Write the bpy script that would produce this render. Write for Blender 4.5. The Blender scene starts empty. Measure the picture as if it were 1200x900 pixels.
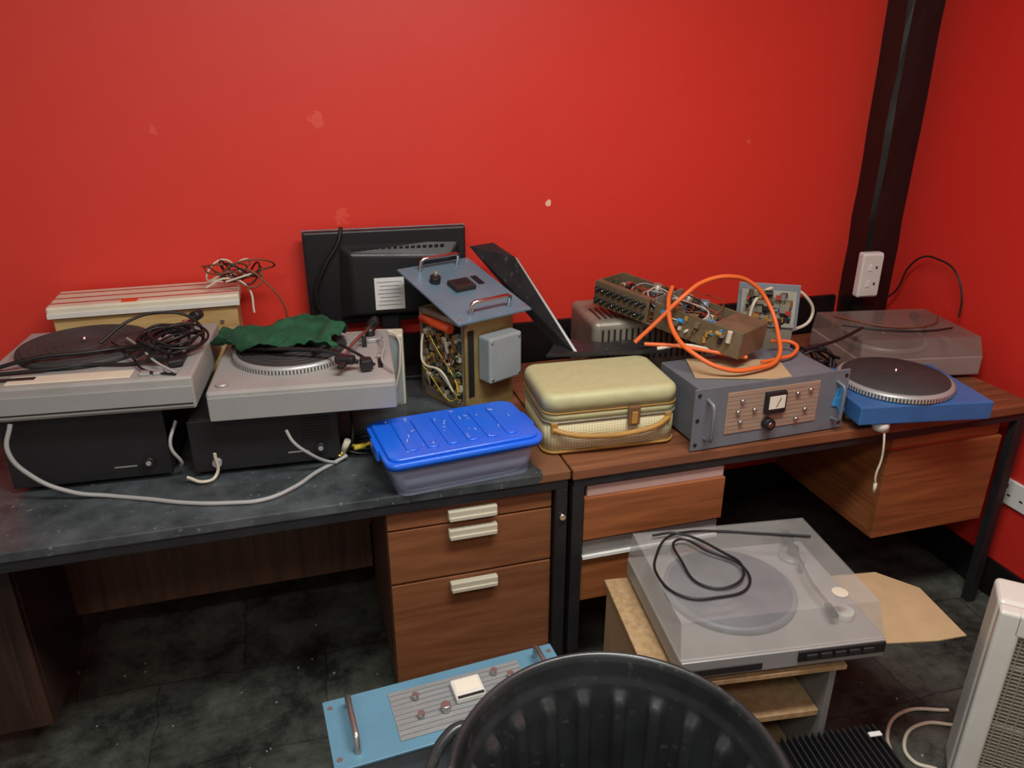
import bpy, bmesh, math, random
from mathutils import Vector, Matrix, Euler, noise
random.seed(7)
sc = bpy.context.scene
try:
    sc.view_settings.view_transform = 'Standard'
    sc.view_settings.look = 'None'
except Exception: pass
R = math.radians

def lin(c):
    o=[]
    for v in c[:3]:
        v=v/255.0
        o.append(v/12.92 if v<=0.04045 else ((v+0.055)/1.055)**2.4)
    return tuple(o)+(1.0,)

# ------------------------------------------------------------ materials
def base_mat(name):
    m=bpy.data.materials.new(name); m.use_nodes=True
    nt=m.node_tree; b=nt.nodes['Principled BSDF']
    return m,nt,b
def M(name,col,rough=.5,metal=0,var=.25,scale=9,bump=0,alpha=1,stretch=(1,1,1),col2=None,lo=.35,hi=.65,coat=0,spec=None,rvar=.1,speck=None,samt=.6):
    m,nt,b=base_mat(name); N=nt.nodes; L=nt.links
    tc=N.new('ShaderNodeTexCoord'); mp=N.new('ShaderNodeMapping'); mp.inputs['Scale'].default_value=stretch
    L.new(tc.outputs['Object'],mp.inputs['Vector'])
    no=N.new('ShaderNodeTexNoise'); no.inputs['Scale'].default_value=scale; no.inputs['Detail'].default_value=7; no.inputs['Roughness'].default_value=.6
    L.new(mp.outputs['Vector'],no.inputs['Vector'])
    cr=N.new('ShaderNodeValToRGB'); c=lin(col)
    c2=lin(col2) if col2 else tuple(x*(1-var) for x in c[:3])+(1,)
    cr.color_ramp.elements[0].position=lo; cr.color_ramp.elements[1].position=hi
    cr.color_ramp.elements[0].color=c2; cr.color_ramp.elements[1].color=c
    L.new(no.outputs['Fac'],cr.inputs['Fac']); out=cr.outputs['Color']
    if speck:
        ns=N.new('ShaderNodeTexNoise'); ns.inputs['Scale'].default_value=55; ns.inputs['Detail'].default_value=4
        L.new(tc.outputs['Object'],ns.inputs['Vector'])
        cs=N.new('ShaderNodeValToRGB'); cs.color_ramp.elements[0].position=.62; cs.color_ramp.elements[1].position=.76
        L.new(ns.outputs['Fac'],cs.inputs['Fac'])
        mf=N.new('ShaderNodeMath'); mf.operation='MULTIPLY'; mf.inputs[1].default_value=samt; L.new(cs.outputs['Color'],mf.inputs[0])
        mx=N.new('ShaderNodeMix'); mx.data_type='RGBA'; L.new(mf.outputs[0],mx.inputs[0]); L.new(out,mx.inputs[6]); mx.inputs[7].default_value=lin(speck)
        out=mx.outputs[2]
    L.new(out,b.inputs['Base Color'])
    b.inputs['Metallic'].default_value=metal; b.inputs['Alpha'].default_value=alpha
    mr=N.new('ShaderNodeMapRange'); mr.inputs['From Min'].default_value=.3; mr.inputs['From Max'].default_value=.7
    mr.inputs['To Min'].default_value=min(1,rough+rvar); mr.inputs['To Max'].default_value=max(0.02,rough-rvar*.5)
    L.new(no.outputs['Fac'],mr.inputs['Value']); L.new(mr.outputs['Result'],b.inputs['Roughness'])
    if coat: b.inputs['Coat Weight'].default_value=coat; b.inputs['Coat Roughness'].default_value=.15
    if spec is not None: b.inputs['Specular IOR Level'].default_value=spec
    if bump:
        bp=N.new('ShaderNodeBump'); bp.inputs['Strength'].default_value=bump; bp.inputs['Distance'].default_value=.004
        L.new(no.outputs['Fac'],bp.inputs['Height']); L.new(bp.outputs['Normal'],b.inputs['Normal'])
    return m

def wood(name,c1,c2,stretch=(1.5,1.5,28),rough=.42,scale=2.2):
    m,nt,b=base_mat(name); N=nt.nodes; L=nt.links
    tc=N.new('ShaderNodeTexCoord'); mp=N.new('ShaderNodeMapping'); mp.inputs['Scale'].default_value=stretch
    L.new(tc.outputs['Object'],mp.inputs['Vector'])
    no=N.new('ShaderNodeTexNoise'); no.inputs['Scale'].default_value=scale; no.inputs['Detail'].default_value=9; no.inputs['Distortion'].default_value=.6
    L.new(mp.outputs['Vector'],no.inputs['Vector'])
    cr=N.new('ShaderNodeValToRGB'); cr.color_ramp.elements[0].position=.32; cr.color_ramp.elements[1].position=.7
    cr.color_ramp.elements[0].color=lin(c2); cr.color_ramp.elements[1].color=lin(c1)
    L.new(no.outputs['Fac'],cr.inputs['Fac'])
    L.new(cr.outputs['Color'],b.inputs['Base Color']); b.inputs['Roughness'].default_value=rough
    return m

def wall_mat(name,col,marks=()):
    m,nt,b=base_mat(name); N=nt.nodes; L=nt.links
    g=N.new('ShaderNodeNewGeometry')
    no=N.new('ShaderNodeTexNoise'); no.inputs['Scale'].default_value=1.3; no.inputs['Detail'].default_value=4
    L.new(g.outputs['Position'],no.inputs['Vector'])
    cr=N.new('ShaderNodeValToRGB'); c=lin(col)
    cr.color_ramp.elements[0].position=.3; cr.color_ramp.elements[1].position=.7
    cr.color_ramp.elements[0].color=tuple(x*.93 for x in c[:3])+(1,); cr.color_ramp.elements[1].color=c
    L.new(no.outputs['Fac'],cr.inputs['Fac']); out=cr.outputs['Color']
    n2=N.new('ShaderNodeTexNoise'); n2.inputs['Scale'].default_value=38; n2.inputs['Detail'].default_value=3
    L.new(g.outputs['Position'],n2.inputs['Vector'])
    for (p,rad,mc,amt) in marks:
        sub=N.new('ShaderNodeVectorMath'); sub.operation='SUBTRACT'; sub.inputs[1].default_value=p
        L.new(g.outputs['Position'],sub.inputs[0])
        ln=N.new('ShaderNodeVectorMath'); ln.operation='LENGTH'; L.new(sub.outputs['Vector'],ln.inputs[0])
        ma=N.new('ShaderNodeMath'); ma.operation='MULTIPLY_ADD'; ma.inputs[1].default_value=rad*4; ma.inputs[2].default_value=-rad*1.8
        L.new(n2.outputs['Fac'],ma.inputs[0])
        ad=N.new('ShaderNodeMath'); ad.operation='ADD'; L.new(ln.outputs['Value'],ad.inputs[0]); L.new(ma.outputs[0],ad.inputs[1])
        lt=N.new('ShaderNodeMath'); lt.operation='LESS_THAN'; lt.inputs[1].default_value=rad; L.new(ad.outputs[0],lt.inputs[0])
        mu=N.new('ShaderNodeMath'); mu.operation='MULTIPLY'; mu.inputs[1].default_value=amt; L.new(lt.outputs[0],mu.inputs[0])
        mx=N.new('ShaderNodeMix'); mx.data_type='RGBA'; L.new(mu.outputs[0],mx.inputs[0]); L.new(out,mx.inputs[6]); mx.inputs[7].default_value=lin(mc)
        out=mx.outputs[2]
    L.new(out,b.inputs['Base Color']); b.inputs['Roughness'].default_value=.48
    bp=N.new('ShaderNodeBump'); bp.inputs['Strength'].default_value=.15; bp.inputs['Distance'].default_value=.02
    n3=N.new('ShaderNodeTexNoise'); n3.inputs['Scale'].default_value=4; n3.inputs['Detail'].default_value=4
    L.new(g.outputs['Position'],n3.inputs['Vector'])
    L.new(n3.outputs['Fac'],bp.inputs['Height']); L.new(bp.outputs['Normal'],b.inputs['Normal'])
    return m

def floor_mat():
    m,nt,b=base_mat('rough_stone_floor'); N=nt.nodes; L=nt.links
    g=N.new('ShaderNodeNewGeometry')
    nw=N.new('ShaderNodeTexNoise'); nw.inputs['Scale'].default_value=6; nw.inputs['Detail'].default_value=5
    L.new(g.outputs['Position'],nw.inputs['Vector'])
    vm=N.new('ShaderNodeVectorMath'); vm.operation='MULTIPLY_ADD'; vm.inputs[1].default_value=(.07,.07,0); L.new(nw.outputs['Color'],vm.inputs[0]); L.new(g.outputs['Position'],vm.inputs[2])
    br=N.new('ShaderNodeTexBrick'); br.inputs['Scale'].default_value=1.0
    br.inputs['Brick Width'].default_value=.46; br.inputs['Row Height'].default_value=.33; br.inputs['Mortar Size'].default_value=.005; br.inputs['Mortar Smooth'].default_value=.9
    br.inputs['Color1'].default_value=lin((84,88,82)); br.inputs['Color2'].default_value=lin((68,71,67)); br.inputs['Mortar'].default_value=lin((50,52,49))
    L.new(vm.outputs['Vector'],br.inputs['Vector'])
    no=N.new('ShaderNodeTexNoise'); no.inputs['Scale'].default_value=4.5; no.inputs['Detail'].default_value=12; no.inputs['Roughness'].default_value=.78
    L.new(g.outputs['Position'],no.inputs['Vector'])
    cr=N.new('ShaderNodeValToRGB'); cr.color_ramp.elements[0].position=.40; cr.color_ramp.elements[1].position=.66
    cr.color_ramp.elements[0].color=(.15,.15,.15,1); cr.color_ramp.elements[1].color=(1.5,1.5,1.4,1)
    L.new(no.outputs['Fac'],cr.inputs['Fac'])
    mx=N.new('ShaderNodeMix'); mx.data_type='RGBA'; mx.blend_type='MULTIPLY'; mx.inputs[0].default_value=1
    L.new(br.outputs['Color'],mx.inputs[6]); L.new(cr.outputs['Color'],mx.inputs[7])
    L.new(mx.outputs[2],b.inputs['Base Color']); b.inputs['Roughness'].default_value=.5
    bp=N.new('ShaderNodeBump'); bp.inputs['Strength'].default_value=.7; bp.inputs['Distance'].default_value=.012
    L.new(no.outputs['Fac'],bp.inputs['Height']); L.new(bp.outputs['Normal'],b.inputs['Normal'])
    return m

RED=wall_mat('red_wall_paint',(218,56,42),[((.826,2.42,1.245),.010,(240,205,175),.9),((.11,2.42,1.518),.024,(238,110,92),.35),((.16,2.42,1.235),.026,(238,110,90),.3),((-.33,2.42,1.5),.012,(238,110,92),.3),((1.55,2.42,1.42),.006,(225,110,90),.6)])
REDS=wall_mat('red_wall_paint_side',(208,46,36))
CREAMWALL=M('cream_wall_paint',(214,214,208),.7,var=.06)
CEIL=M('white_ceiling_paint',(235,235,230),.8,var=.04)
FLOOR=floor_mat()
BEAM=M('black_gloss_beam_paint',(24,22,22),.34,var=.5,scale=5,bump=.5,col2=(13,12,12),coat=.15)
BLKTRIM=M('black_trim_paint',(22,20,20),.4,var=.4)
BLK=M('black_plastic',(29,29,31),.42,var=.4,scale=14)
BLKSOFT=M('black_rubber',(20,20,21),.6,var=.3)
BLKMET=M('black_painted_steel',(40,40,43),.42,metal=.1,var=.45,scale=12,bump=.1)
BLKDUST=M('dusty_black_steel',(48,48,50),.42,metal=.1,var=.5,scale=12,bump=.1,speck=(130,128,122),samt=.4)
BLKSHINY=M('black_bin_plastic',(58,62,63),.28,var=.4,scale=6,col2=(36,38,39),lo=.35,hi=.7,speck=(112,114,112),samt=.35)
SILVER=M('brushed_silver',(172,173,172),.4,metal=.4,var=.15,scale=5)
SILVERW=M('warm_silver_plinth',(162,160,156),.45,metal=.1,var=.16,scale=6)
CHROME=M('chrome',(215,215,215),.15,metal=1,var=.1)
ALU=M('aged_aluminium',(156,150,134),.42,metal=.4,var=.3,scale=12)
ALUB=M('tarnished_bronze_steel',(130,114,88),.42,metal=.35,var=.4,scale=12)
GREYM=M('grey_painted_steel',(118,125,133),.42,metal=.2,var=.25,scale=7)
BLUEGREY=M('blue_grey_panel',(112,144,162),.36,metal=.3,var=.2,scale=6)
LBLUE=M('pale_blue_panel',(98,146,170),.38,metal=.1,var=.16,scale=6)
GREYBOX=M('transformer_grey',(146,156,158),.45,var=.15)
MATBLK=M('platter_rubber_mat',(56,54,54),.65,var=.3,scale=20)
DARKLAM=M('dark_panel',(40,36,36),.5,var=.3)
BRASSY=M('brass_passivated_steel',(172,150,98),.42,metal=.45,var=.35,scale=10)
WOODH=wood('teak_veneer_horizontal',(140,90,58),(112,68,42),(1.5,1.5,22))
WOODV=wood('teak_veneer_vertical',(94,60,42),(64,38,26),(26,26,1.5))
WOODD=wood('dark_stained_panel',(64,42,34),(40,26,22),(26,26,1.5))
WOODR=wood('orange_teak_veneer',(158,96,56),(122,70,38),(1.2,1.2,26))
WOODTOP=wood('desk_top_veneer',(136,86,58),(98,60,40),(1.5,26,1.5),rough=.35)
PLY=wood('pale_plywood',(206,176,118),(168,132,82),(1.5,1.5,22),rough=.6)
CHIP=M('chipboard',(182,152,112),.75,var=.2,scale=60,col2=(156,126,88))
CARD=M('cardboard',(182,154,116),.8,var=.15,scale=10)
CREAM=M('cream_painted_metal',(218,210,188),.42,var=.12)
REDLINE=M('red_line_paint',(180,50,35),.5,var=.1)
WHITE=M('white_plastic',(222,222,218),.35,var=.06)
OFFW=M('off_white_enamel',(214,213,205),.35,var=.08)
HANDLE=M('cream_drawer_handle',(192,187,166),.4,var=.08)
PALE=M('pale_pink_lip',(182,152,144),.5,var=.1)
GREYRAIL=M('grey_handle_rail',(150,150,148),.35,metal=.3,var=.15)
BLUEP=M('blue_lid_plastic',(28,102,228),.22,var=.12,scale=6,coat=.3)
BLUEDK=M('blue_plinth_paint',(54,104,162),.42,var=.2,scale=8)
TAPE=M('blue_tape',(50,140,200),.5,var=.1)
CLEAR=M('clear_plastic_tub',(190,206,234),.15,alpha=.42,var=.08,scale=4)
SMOKE=M('dusty_acrylic_cover',(196,196,192),.14,alpha=.20,var=.25,scale=7,rvar=.1)
SMOKED=M('brown_tinted_acrylic',(146,130,122),.2,alpha=.36,var=.25,scale=7)
OLIVE=M('sage_leatherette',(184,182,138),.5,var=.1,scale=30,bump=.3)
TAN=M('tan_leather_trim',(172,130,64),.5,var=.2)
BROWNL=M('brown_leather',(122,84,54),.5,var=.3)
GREENC=M('green_cloth',(28,84,54),.9,var=.4,scale=12,bump=.2)
ORANGE=M('orange_cable',(224,104,44),.45,var=.1)
CABB=M('black_cable',(20,20,21),.45,var=.1)
CABG=M('grey_cable',(158,158,156),.5,var=.1)
CABW=M('white_cable',(204,196,176),.5,var=.1)
CABBR=M('brown_cable',(120,66,40),.5,var=.1)
YEL=M('yellow_plug',(222,200,70),.4,var=.05)
REDP=M('red_orange_component',(226,84,36),.4,var=.1)
PCB=M('circuit_board_green',(70,88,62),.5,var=.3,scale=20)
PCBB=M('circuit_board_brown',(122,98,62),.5,var=.3,scale=20)
PCBP=M('pale_circuit_board',(158,156,140),.5,var=.3,scale=20)
GLASS=M('meter_window',(225,220,202),.2,var=.05)
RECESS=M('dark_recess',(12,12,12),.7,var=.1)
GRILLE=M('heater_grille_wire',(170,164,146),.4,metal=.3,var=.1)
HBACK=M('heater_inner_reflector',(150,144,128),.4,metal=.3,var=.2)
SCREWM=M('screw_steel',(190,188,182),.3,metal=.9,var=.1)

def deskblk():
    m,nt,b=base_mat('worn_black_desktop'); N=nt.nodes; L=nt.links
    g=N.new('ShaderNodeNewGeometry')
    no=N.new('ShaderNodeTexNoise'); no.inputs['Scale'].default_value=9; no.inputs['Detail'].default_value=8; no.inputs['Roughness'].default_value=.65
    L.new(g.outputs['Position'],no.inputs['Vector'])
    cr=N.new('ShaderNodeValToRGB'); cr.color_ramp.elements[0].position=.35; cr.color_ramp.elements[1].position=.75
    cr.color_ramp.elements[0].color=lin((42,47,49)); cr.color_ramp.elements[1].color=lin((88,94,97))
    L.new(no.outputs['Fac'],cr.inputs['Fac'])
    n2=N.new('ShaderNodeTexNoise'); n2.inputs['Scale'].default_value=70; n2.inputs['Detail'].default_value=3
    L.new(g.outputs['Position'],n2.inputs['Vector'])
    c2=N.new('ShaderNodeValToRGB'); c2.color_ramp.elements[0].position=.66; c2.color_ramp.elements[1].position=.76
    L.new(n2.outputs['Fac'],c2.inputs['Fac'])
    m1=N.new('ShaderNodeMix'); m1.data_type='RGBA'; L.new(c2.outputs['Color'],m1.inputs[0]); L.new(cr.outputs['Color'],m1.inputs[6]); m1.inputs[7].default_value=lin((128,128,124))
    sx=N.new('ShaderNodeSeparateXYZ'); L.new(g.outputs['Position'],sx.inputs[0])
    ad=N.new('ShaderNodeMath'); ad.operation='MULTIPLY_ADD'; ad.inputs[1].default_value=.10; L.new(no.outputs['Fac'],ad.inputs[0]); L.new(sx.outputs['X'],ad.inputs[2])
    gt=N.new('ShaderNodeMath'); gt.operation='GREATER_THAN'; gt.inputs[1].default_value=.58; L.new(ad.outputs[0],gt.inputs[0])
    m2=N.new('ShaderNodeMix'); m2.data_type='RGBA'; L.new(gt.outputs[0],m2.inputs[0]); L.new(m1.outputs[2],m2.inputs[6]); m2.inputs[7].default_value=lin((116,78,54))
    L.new(m2.outputs[2],b.inputs['Base Color']); b.inputs['Roughness'].default_value=.36
    return m
DESKBLK=deskblk()
def wicker():
    m,nt,b=base_mat('wicker_weave_cream'); N=nt.nodes; L=nt.links
    tc=N.new('ShaderNodeTexCoord'); w=N.new('ShaderNodeTexWave'); w.bands_direction='Z'; w.inputs['Scale'].default_value=55; w.inputs['Distortion'].default_value=1.5
    L.new(tc.outputs['Object'],w.inputs['Vector'])
    w2=N.new('ShaderNodeTexWave'); w2.bands_direction='X'; w2.inputs['Scale'].default_value=40; w2.inputs['Distortion'].default_value=1
    L.new(tc.outputs['Object'],w2.inputs['Vector'])
    mu=N.new('ShaderNodeMath'); mu.operation='MULTIPLY'; L.new(w.outputs['Fac'],mu.inputs[0]); L.new(w2.outputs['Fac'],mu.inputs[1])
    cr=N.new('ShaderNodeValToRGB'); cr.color_ramp.elements[0].color=lin((186,174,132)); cr.color_ramp.elements[1].color=lin((214,207,172)); cr.color_ramp.elements[1].position=.5
    L.new(mu.outputs[0],cr.inputs['Fac']); L.new(cr.outputs['Color'],b.inputs['Base Color']); b.inputs['Roughness'].default_value=.55
    bp=N.new('ShaderNodeBump'); bp.inputs['Strength'].default_value=.4; bp.inputs['Distance'].default_value=.003
    L.new(mu.outputs[0],bp.inputs['Height']); L.new(bp.outputs['Normal'],b.inputs['Normal'])
    return m
WICKER=wicker()
def strobe():
    m,nt,b=base_mat('strobe_dot_rim'); N=nt.nodes; L=nt.links
    tc=N.new('ShaderNodeTexCoord'); g=N.new('ShaderNodeTexGradient'); g.gradient_type='RADIAL'
    L.new(tc.outputs['Object'],g.inputs[0])
    mu=N.new('ShaderNodeMath'); mu.operation='MULTIPLY'; mu.inputs[1].default_value=110; L.new(g.outputs['Fac'],mu.inputs[0])
    fr=N.new('ShaderNodeMath'); fr.operation='FRACT'; L.new(mu.outputs[0],fr.inputs[0])
    gt=N.new('ShaderNodeMath'); gt.operation='GREATER_THAN'; gt.inputs[1].default_value=.5; L.new(fr.outputs[0],gt.inputs[0])
    mx=N.new('ShaderNodeMix'); mx.data_type='RGBA'; L.new(gt.outputs[0],mx.inputs[0]); mx.inputs[6].default_value=lin((205,203,198)); mx.inputs[7].default_value=lin((90,88,86))
    L.new(mx.outputs[2],b.inputs['Base Color']); b.inputs['Metallic'].default_value=.5; b.inputs['Roughness'].default_value=.35
    return m
STROBE=strobe()

# ------------------------------------------------------------ geometry helpers
def link(o): sc.collection.objects.link(o); return o
def meshobj(name,bm,mats,parent=None,smooth=False):
    me=bpy.data.meshes.new(name); bm.normal_update(); bm.to_mesh(me); bm.free()
    for m in (mats if isinstance(mats,(list,tuple)) else [mats]): me.materials.append(m)
    if smooth:
        for p in me.polygons: p.use_smooth=True
    o=link(bpy.data.objects.new(name,me))
    if parent: o.parent=parent
    return o
class G:
    def __init__(s,name,loc=(0,0,0),rz=0,rx=0,ry=0):
        s.e=bpy.data.objects.new(name,None); s.e.empty_display_size=.05
        s.e.location=loc; s.e.rotation_euler=(R(rx),R(ry),R(rz)); link(s.e)
    def box(s,n,c,d,m,bev=0,rot=(0,0,0),seg=2):
        bm=bmesh.new(); bmesh.ops.create_cube(bm,size=1)
        bmesh.ops.scale(bm,vec=d,verts=bm.verts)
        if bev: bmesh.ops.bevel(bm,geom=bm.edges[:],offset=bev,segments=seg,profile=.5,affect='EDGES')
        o=meshobj(n,bm,m,s.e,smooth=False); o.location=c; o.rotation_euler=[R(a) for a in rot]; return o
    def bx(s,n,x0,x1,y0,y1,z0,z1,m,bev=0):
        return s.box(n,((x0+x1)/2,(y0+y1)/2,(z0+z1)/2),(x1-x0,y1-y0,z1-z0),m,bev)
    def cyl(s,n,c,r,h,m,rot=(0,0,0),r2=None,seg=32,bev=0):
        bm=bmesh.new(); bmesh.ops.create_cone(bm,cap_ends=True,segments=seg,radius1=r,radius2=r if r2 is None else r2,depth=h)
        if bev:
            ed=[e for e in bm.edges if len(e.link_faces)==2 and any(len(f.verts)>4 for f in e.link_faces)]
            bmesh.ops.bevel(bm,geom=ed,offset=bev,segments=2,profile=.5,affect='EDGES')
        for f in bm.faces: f.smooth=len(f.verts)<=4
        o=meshobj(n,bm,m,s.e); o.location=c; o.rotation_euler=[R(a) for a in rot]; return o
    def lathe(s,n,prof,m,c=(0,0,0),seg=64,smooth=True):
        bm=bmesh.new(); rings=[]
        for (r,z) in prof:
            rings.append([bm.verts.new((r*math.cos(2*math.pi*i/seg),r*math.sin(2*math.pi*i/seg),z)) for i in range(seg)])
        for a,b in zip(rings,rings[1:]):
            for i in range(seg): bm.faces.new((a[i],a[(i+1)%seg],b[(i+1)%seg],b[i]))
        o=meshobj(n,bm,m,s.e,smooth); o.location=c; return o
    def tube(s,n,pts,r,m,cyc=False,smooth=True):
        cu=bpy.data.curves.new(n,'CURVE'); cu.dimensions='3D'; cu.bevel_depth=r; cu.bevel_resolution=2; cu.resolution_u=8
        cu.use_fill_caps=True
        if smooth:
            sp=cu.splines.new('BEZIER'); sp.bezier_points.add(len(pts)-1)
            for p,q in zip(sp.bezier_points,pts):
                p.co=q; p.handle_left_type='AUTO'; p.handle_right_type='AUTO'
        else:
            sp=cu.splines.new('POLY'); sp.points.add(len(pts)-1)
            for p,q in zip(sp.points,pts): p.co=(*q,1)
        sp.use_cyclic_u=cyc
        cu.materials.append(m); o=link(bpy.data.objects.new(n,cu)); o.parent=s.e; return o
    def poly(s,n,verts,faces,m,thick=0,bev=0,smooth=False):
        bm=bmesh.new(); vs=[bm.verts.new(v) for v in verts]
        for f in faces: bm.faces.new([vs[i] for i in f])
        bmesh.ops.recalc_face_normals(bm,faces=bm.faces)
        o=meshobj(n,bm,m,s.e,smooth)
        if thick: md=o.modifiers.new('s','SOLIDIFY'); md.thickness=thick; md.offset=0
        if bev: md=o.modifiers.new('b','BEVEL'); md.width=bev; md.segments=3
        return o
    def scatter(s,n,x0,x1,y0,y1,z0,z1,count,mats,smin,smax,seed=1,axis='z'):
        rnd=random.Random(seed); bm=bmesh.new()
        for k in range(count):
            sz=rnd.uniform(smin,smax)
            before=set(bm.faces)
            if rnd.random()<.5:
                L=bmesh.ops.create_cone(bm,cap_ends=True,segments=10,radius1=sz*.5,radius2=sz*.5,depth=sz*rnd.uniform(1,2.4))
            else:
                L=bmesh.ops.create_cube(bm,size=sz); bmesh.ops.scale(bm,vec=(rnd.uniform(.4,1.6),rnd.uniform(.4,1.2),rnd.uniform(.5,1.5)),verts=L['verts'])
            rot=Matrix.Rotation(rnd.choice([0,math.pi/2,math.pi/2,0])+rnd.uniform(-.1,.1),4,rnd.choice('XYZ'))
            bmesh.ops.transform(bm,matrix=Matrix.Translation((rnd.uniform(x0,x1),rnd.uniform(y0,y1),rnd.uniform(z0,z1)))@rot,verts=L['verts'])
            mi=rnd.randrange(len(mats))
            for f in bm.faces:
                if f not in before: f.material_index=mi
        return meshobj(n,bm,mats,s.e)
def rndcable(g,n,c,spread,npt,r,m,seed,zlo=0.0,zhi=.02):
    rnd=random.Random(seed)
    pts=[]
    a=rnd.uniform(0,6.28)
    for i in range(npt):
        a+=rnd.uniform(.9,1.9); rr=rnd.uniform(.45,1)
        pts.append((c[0]+spread[0]*rr*math.cos(a),c[1]+spread[1]*rr*math.sin(a),c[2]+rnd.uniform(zlo,zhi)))
    return g.tube(n,pts,r,m)
def sub(g,name,loc,rot):
    e=bpy.data.objects.new(name,None); e.empty_display_size=.03; e.location=loc; e.rotation_euler=[R(a) for a in rot]; e.parent=g.e; link(e)
    s=G.__new__(G); s.e=e; return s

# ------------------------------------------------------------ room shell
def room_box(name,x0,x1,y0,y1,z0,z1,m,bev=0):
    bm=bmesh.new(); bmesh.ops.create_cube(bm,size=1)
    bmesh.ops.scale(bm,vec=(x1-x0,y1-y0,z1-z0),verts=bm.verts)
    if bev: bmesh.ops.bevel(bm,geom=bm.edges[:],offset=bev,segments=2,affect='EDGES')
    o=meshobj(name,bm,m); o.location=((x0+x1)/2,(y0+y1)/2,(z0+z1)/2); return o
XW=2.16; YW=2.42
room_box('floor',-2.3,XW+.1,-1.8,YW+.1,-.1,0,FLOOR)
room_box('wall_back',-2.3,XW+.1,YW,YW+.1,0,2.7,RED)
room_box('wall_right',XW,XW+.1,-1.8,YW,0,2.7,REDS)
room_box('wall_left',-2.3,-2.2,-1.8,YW,0,2.7,CREAMWALL)
room_box('wall_front',-2.2,XW,-1.8,-1.7,0,2.7,CREAMWALL)
room_box('ceiling',-2.3,XW+.1,-1.8,YW+.1,2.7,2.8,CEIL)
room_box('baseboard_right',XW-.018,XW,-1.7,2.31,0,.13,BLKTRIM,.004)
room_box('baseboard_back',-2.2,2.0,YW-.02,YW,0,.13,BLKTRIM,.004)
room_box('trim_1',-2.2,2.0,YW-.022,YW,.70,.845,BLKTRIM,.004)
bm=bmesh.new()
nz=26; prev=None; rnd=random.Random(3)
for k in range(nz+1):
    z=2.7*k/nz
    j=lambda a: rnd.uniform(-a,a)
    ring=[bm.verts.new(p) for p in [(2.026+j(.004),YW,z),(2.026+j(.004),2.325+j(.004),z),(2.038+j(.003),2.31+j(.003),z),(2.09+j(.003),2.307+j(.003),z),(XW,2.312+j(.003),z),(XW,YW,z)]]
    if prev:
        for i in range(5): bm.faces.new((prev[i],prev[i+1],ring[i+1],ring[i]))
    prev=ring
bmesh.ops.recalc_face_normals(bm,faces=bm.faces)
meshobj('trim_2',bm,BEAM)

g=G('surface_wall_socket',(2.022,2.306,.955),rz=-6)
g.box('back_box',(.015,-.012,0),(.06,.022,.15),WHITE,.003)
g.box('housing',(0,-.030,0),(.082,.036,.165),WHITE,.008,seg=3)
g.box('face_plate',(0,-.050,0),(.072,.005,.150),OFFW,.002)
for z in (-.03,.03):
    g.box('rocker_switch',(-.012,-.054,z),(.014,.005,.022),WHITE,.0015)
    g.box('neon',(.014,-.0527,z),(.007,.001,.010),BLKSOFT)
g=G('wall_socket',(XW,1.60,.385))
g.box('plate',(-.006,0,0),(.012,.15,.088),WHITE,.003)
for y in (-.035,.035):
    g.box('slot_top',(-.0125,y,.02),(.002,.006,.012),RECESS); g.box('slot_l',(-.0125,y-.012,-.008),(.002,.012,.005),RECESS); g.box('slot_r',(-.0125,y+.012,-.008),(.002,.012,.005),RECESS)
    g.box('rocker',(-.013,y,.032),(.004,.012,.008),OFFW)

# ------------------------------------------------------------ desks
YD=1.578
g=G('office_desk',(0,0,0))
X0,X1,Y0,Y1=-.93,.612,YD,2.33
g.bx('top',X0,X1,Y0,Y1,.705,.73,DESKBLK,.003)
g.bx('rail_front',X0+.005,X1-.005,Y0+.004,Y0+.028,.678,.705,BLKMET,.002)
g.bx('rail_back',X0+.005,X1-.005,Y1-.03,Y1-.006,.66,.705,BLKMET,.002)
g.bx('rail_left',X0+.005,X0+.03,Y0+.03,Y1-.03,.66,.705,BLKMET)
g.bx('rail_right',X1-.03,X1-.005,Y0+.03,Y1-.03,.66,.705,BLKMET)
for i,(x,y) in enumerate([(X0+.005,Y0+.006),(X1-.036,Y0+.004),(X0+.005,Y1-.034),(X1-.036,Y1-.034)]):
    g.bx('leg_%d'%i,x,x+.031,y,y+.03,0,.678,BLKMET,.002)
g.bx('modesty_panel',-.70,.14,2.05,2.066,.21,.66,WOODV)
def pedestal(g,x0,x1,y0,y1,z0,z1,fronts,mat,side=WOODV,handle=True,hx=.5):
    g.bx('carcass_left',x0,x0+.016,y0+.018,y1,z0,z1,side,.001)
    g.bx('carcass_right',x1-.016,x1,y0+.018,y1,z0,z1,side,.001)
    g.bx('carcass_back',x0+.016,x1-.016,y1-.012,y1,z0,z1,side)
    g.bx('carcass_bottom',x0+.016,x1-.016,y0+.018,y1-.012,z0,z0+.016,side)
    g.bx('inner_void',x0+.016,x1-.016,y0+.03,y1-.02,z0+.016,z1-.002,RECESS)
    for (a,b) in fronts:
        g.bx('drawer_front',x0+.003,x1-.003,y0,y0+.018,a,b,mat,.0015)
        if handle:
            c=x0+(x1-x0)*hx; zz=b-.020
            g.bx('handle_bar',c-.062,c+.062,y0-.020,y0-.002,zz-.013,zz+.012,HANDLE,.003)
            g.bx('handle_lip',c-.060,c+.060,y0-.024,y0-.018,zz-.015,zz-.004,HANDLE,.002)
pedestal(g,.148,.574,1.602,2.08,.125,.674,[(.620,.668),(.462,.614),(.130,.455)],WOODH)
g.cyl('lock',(.592,1.578,.60),.008,.012,CHROME,rot=(90,0,0),seg=16)
pedestal(g,-.93,-.70,1.72,2.08,.125,.674,[(.13,.66)],WOODD,side=WOODD,handle=False)

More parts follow.
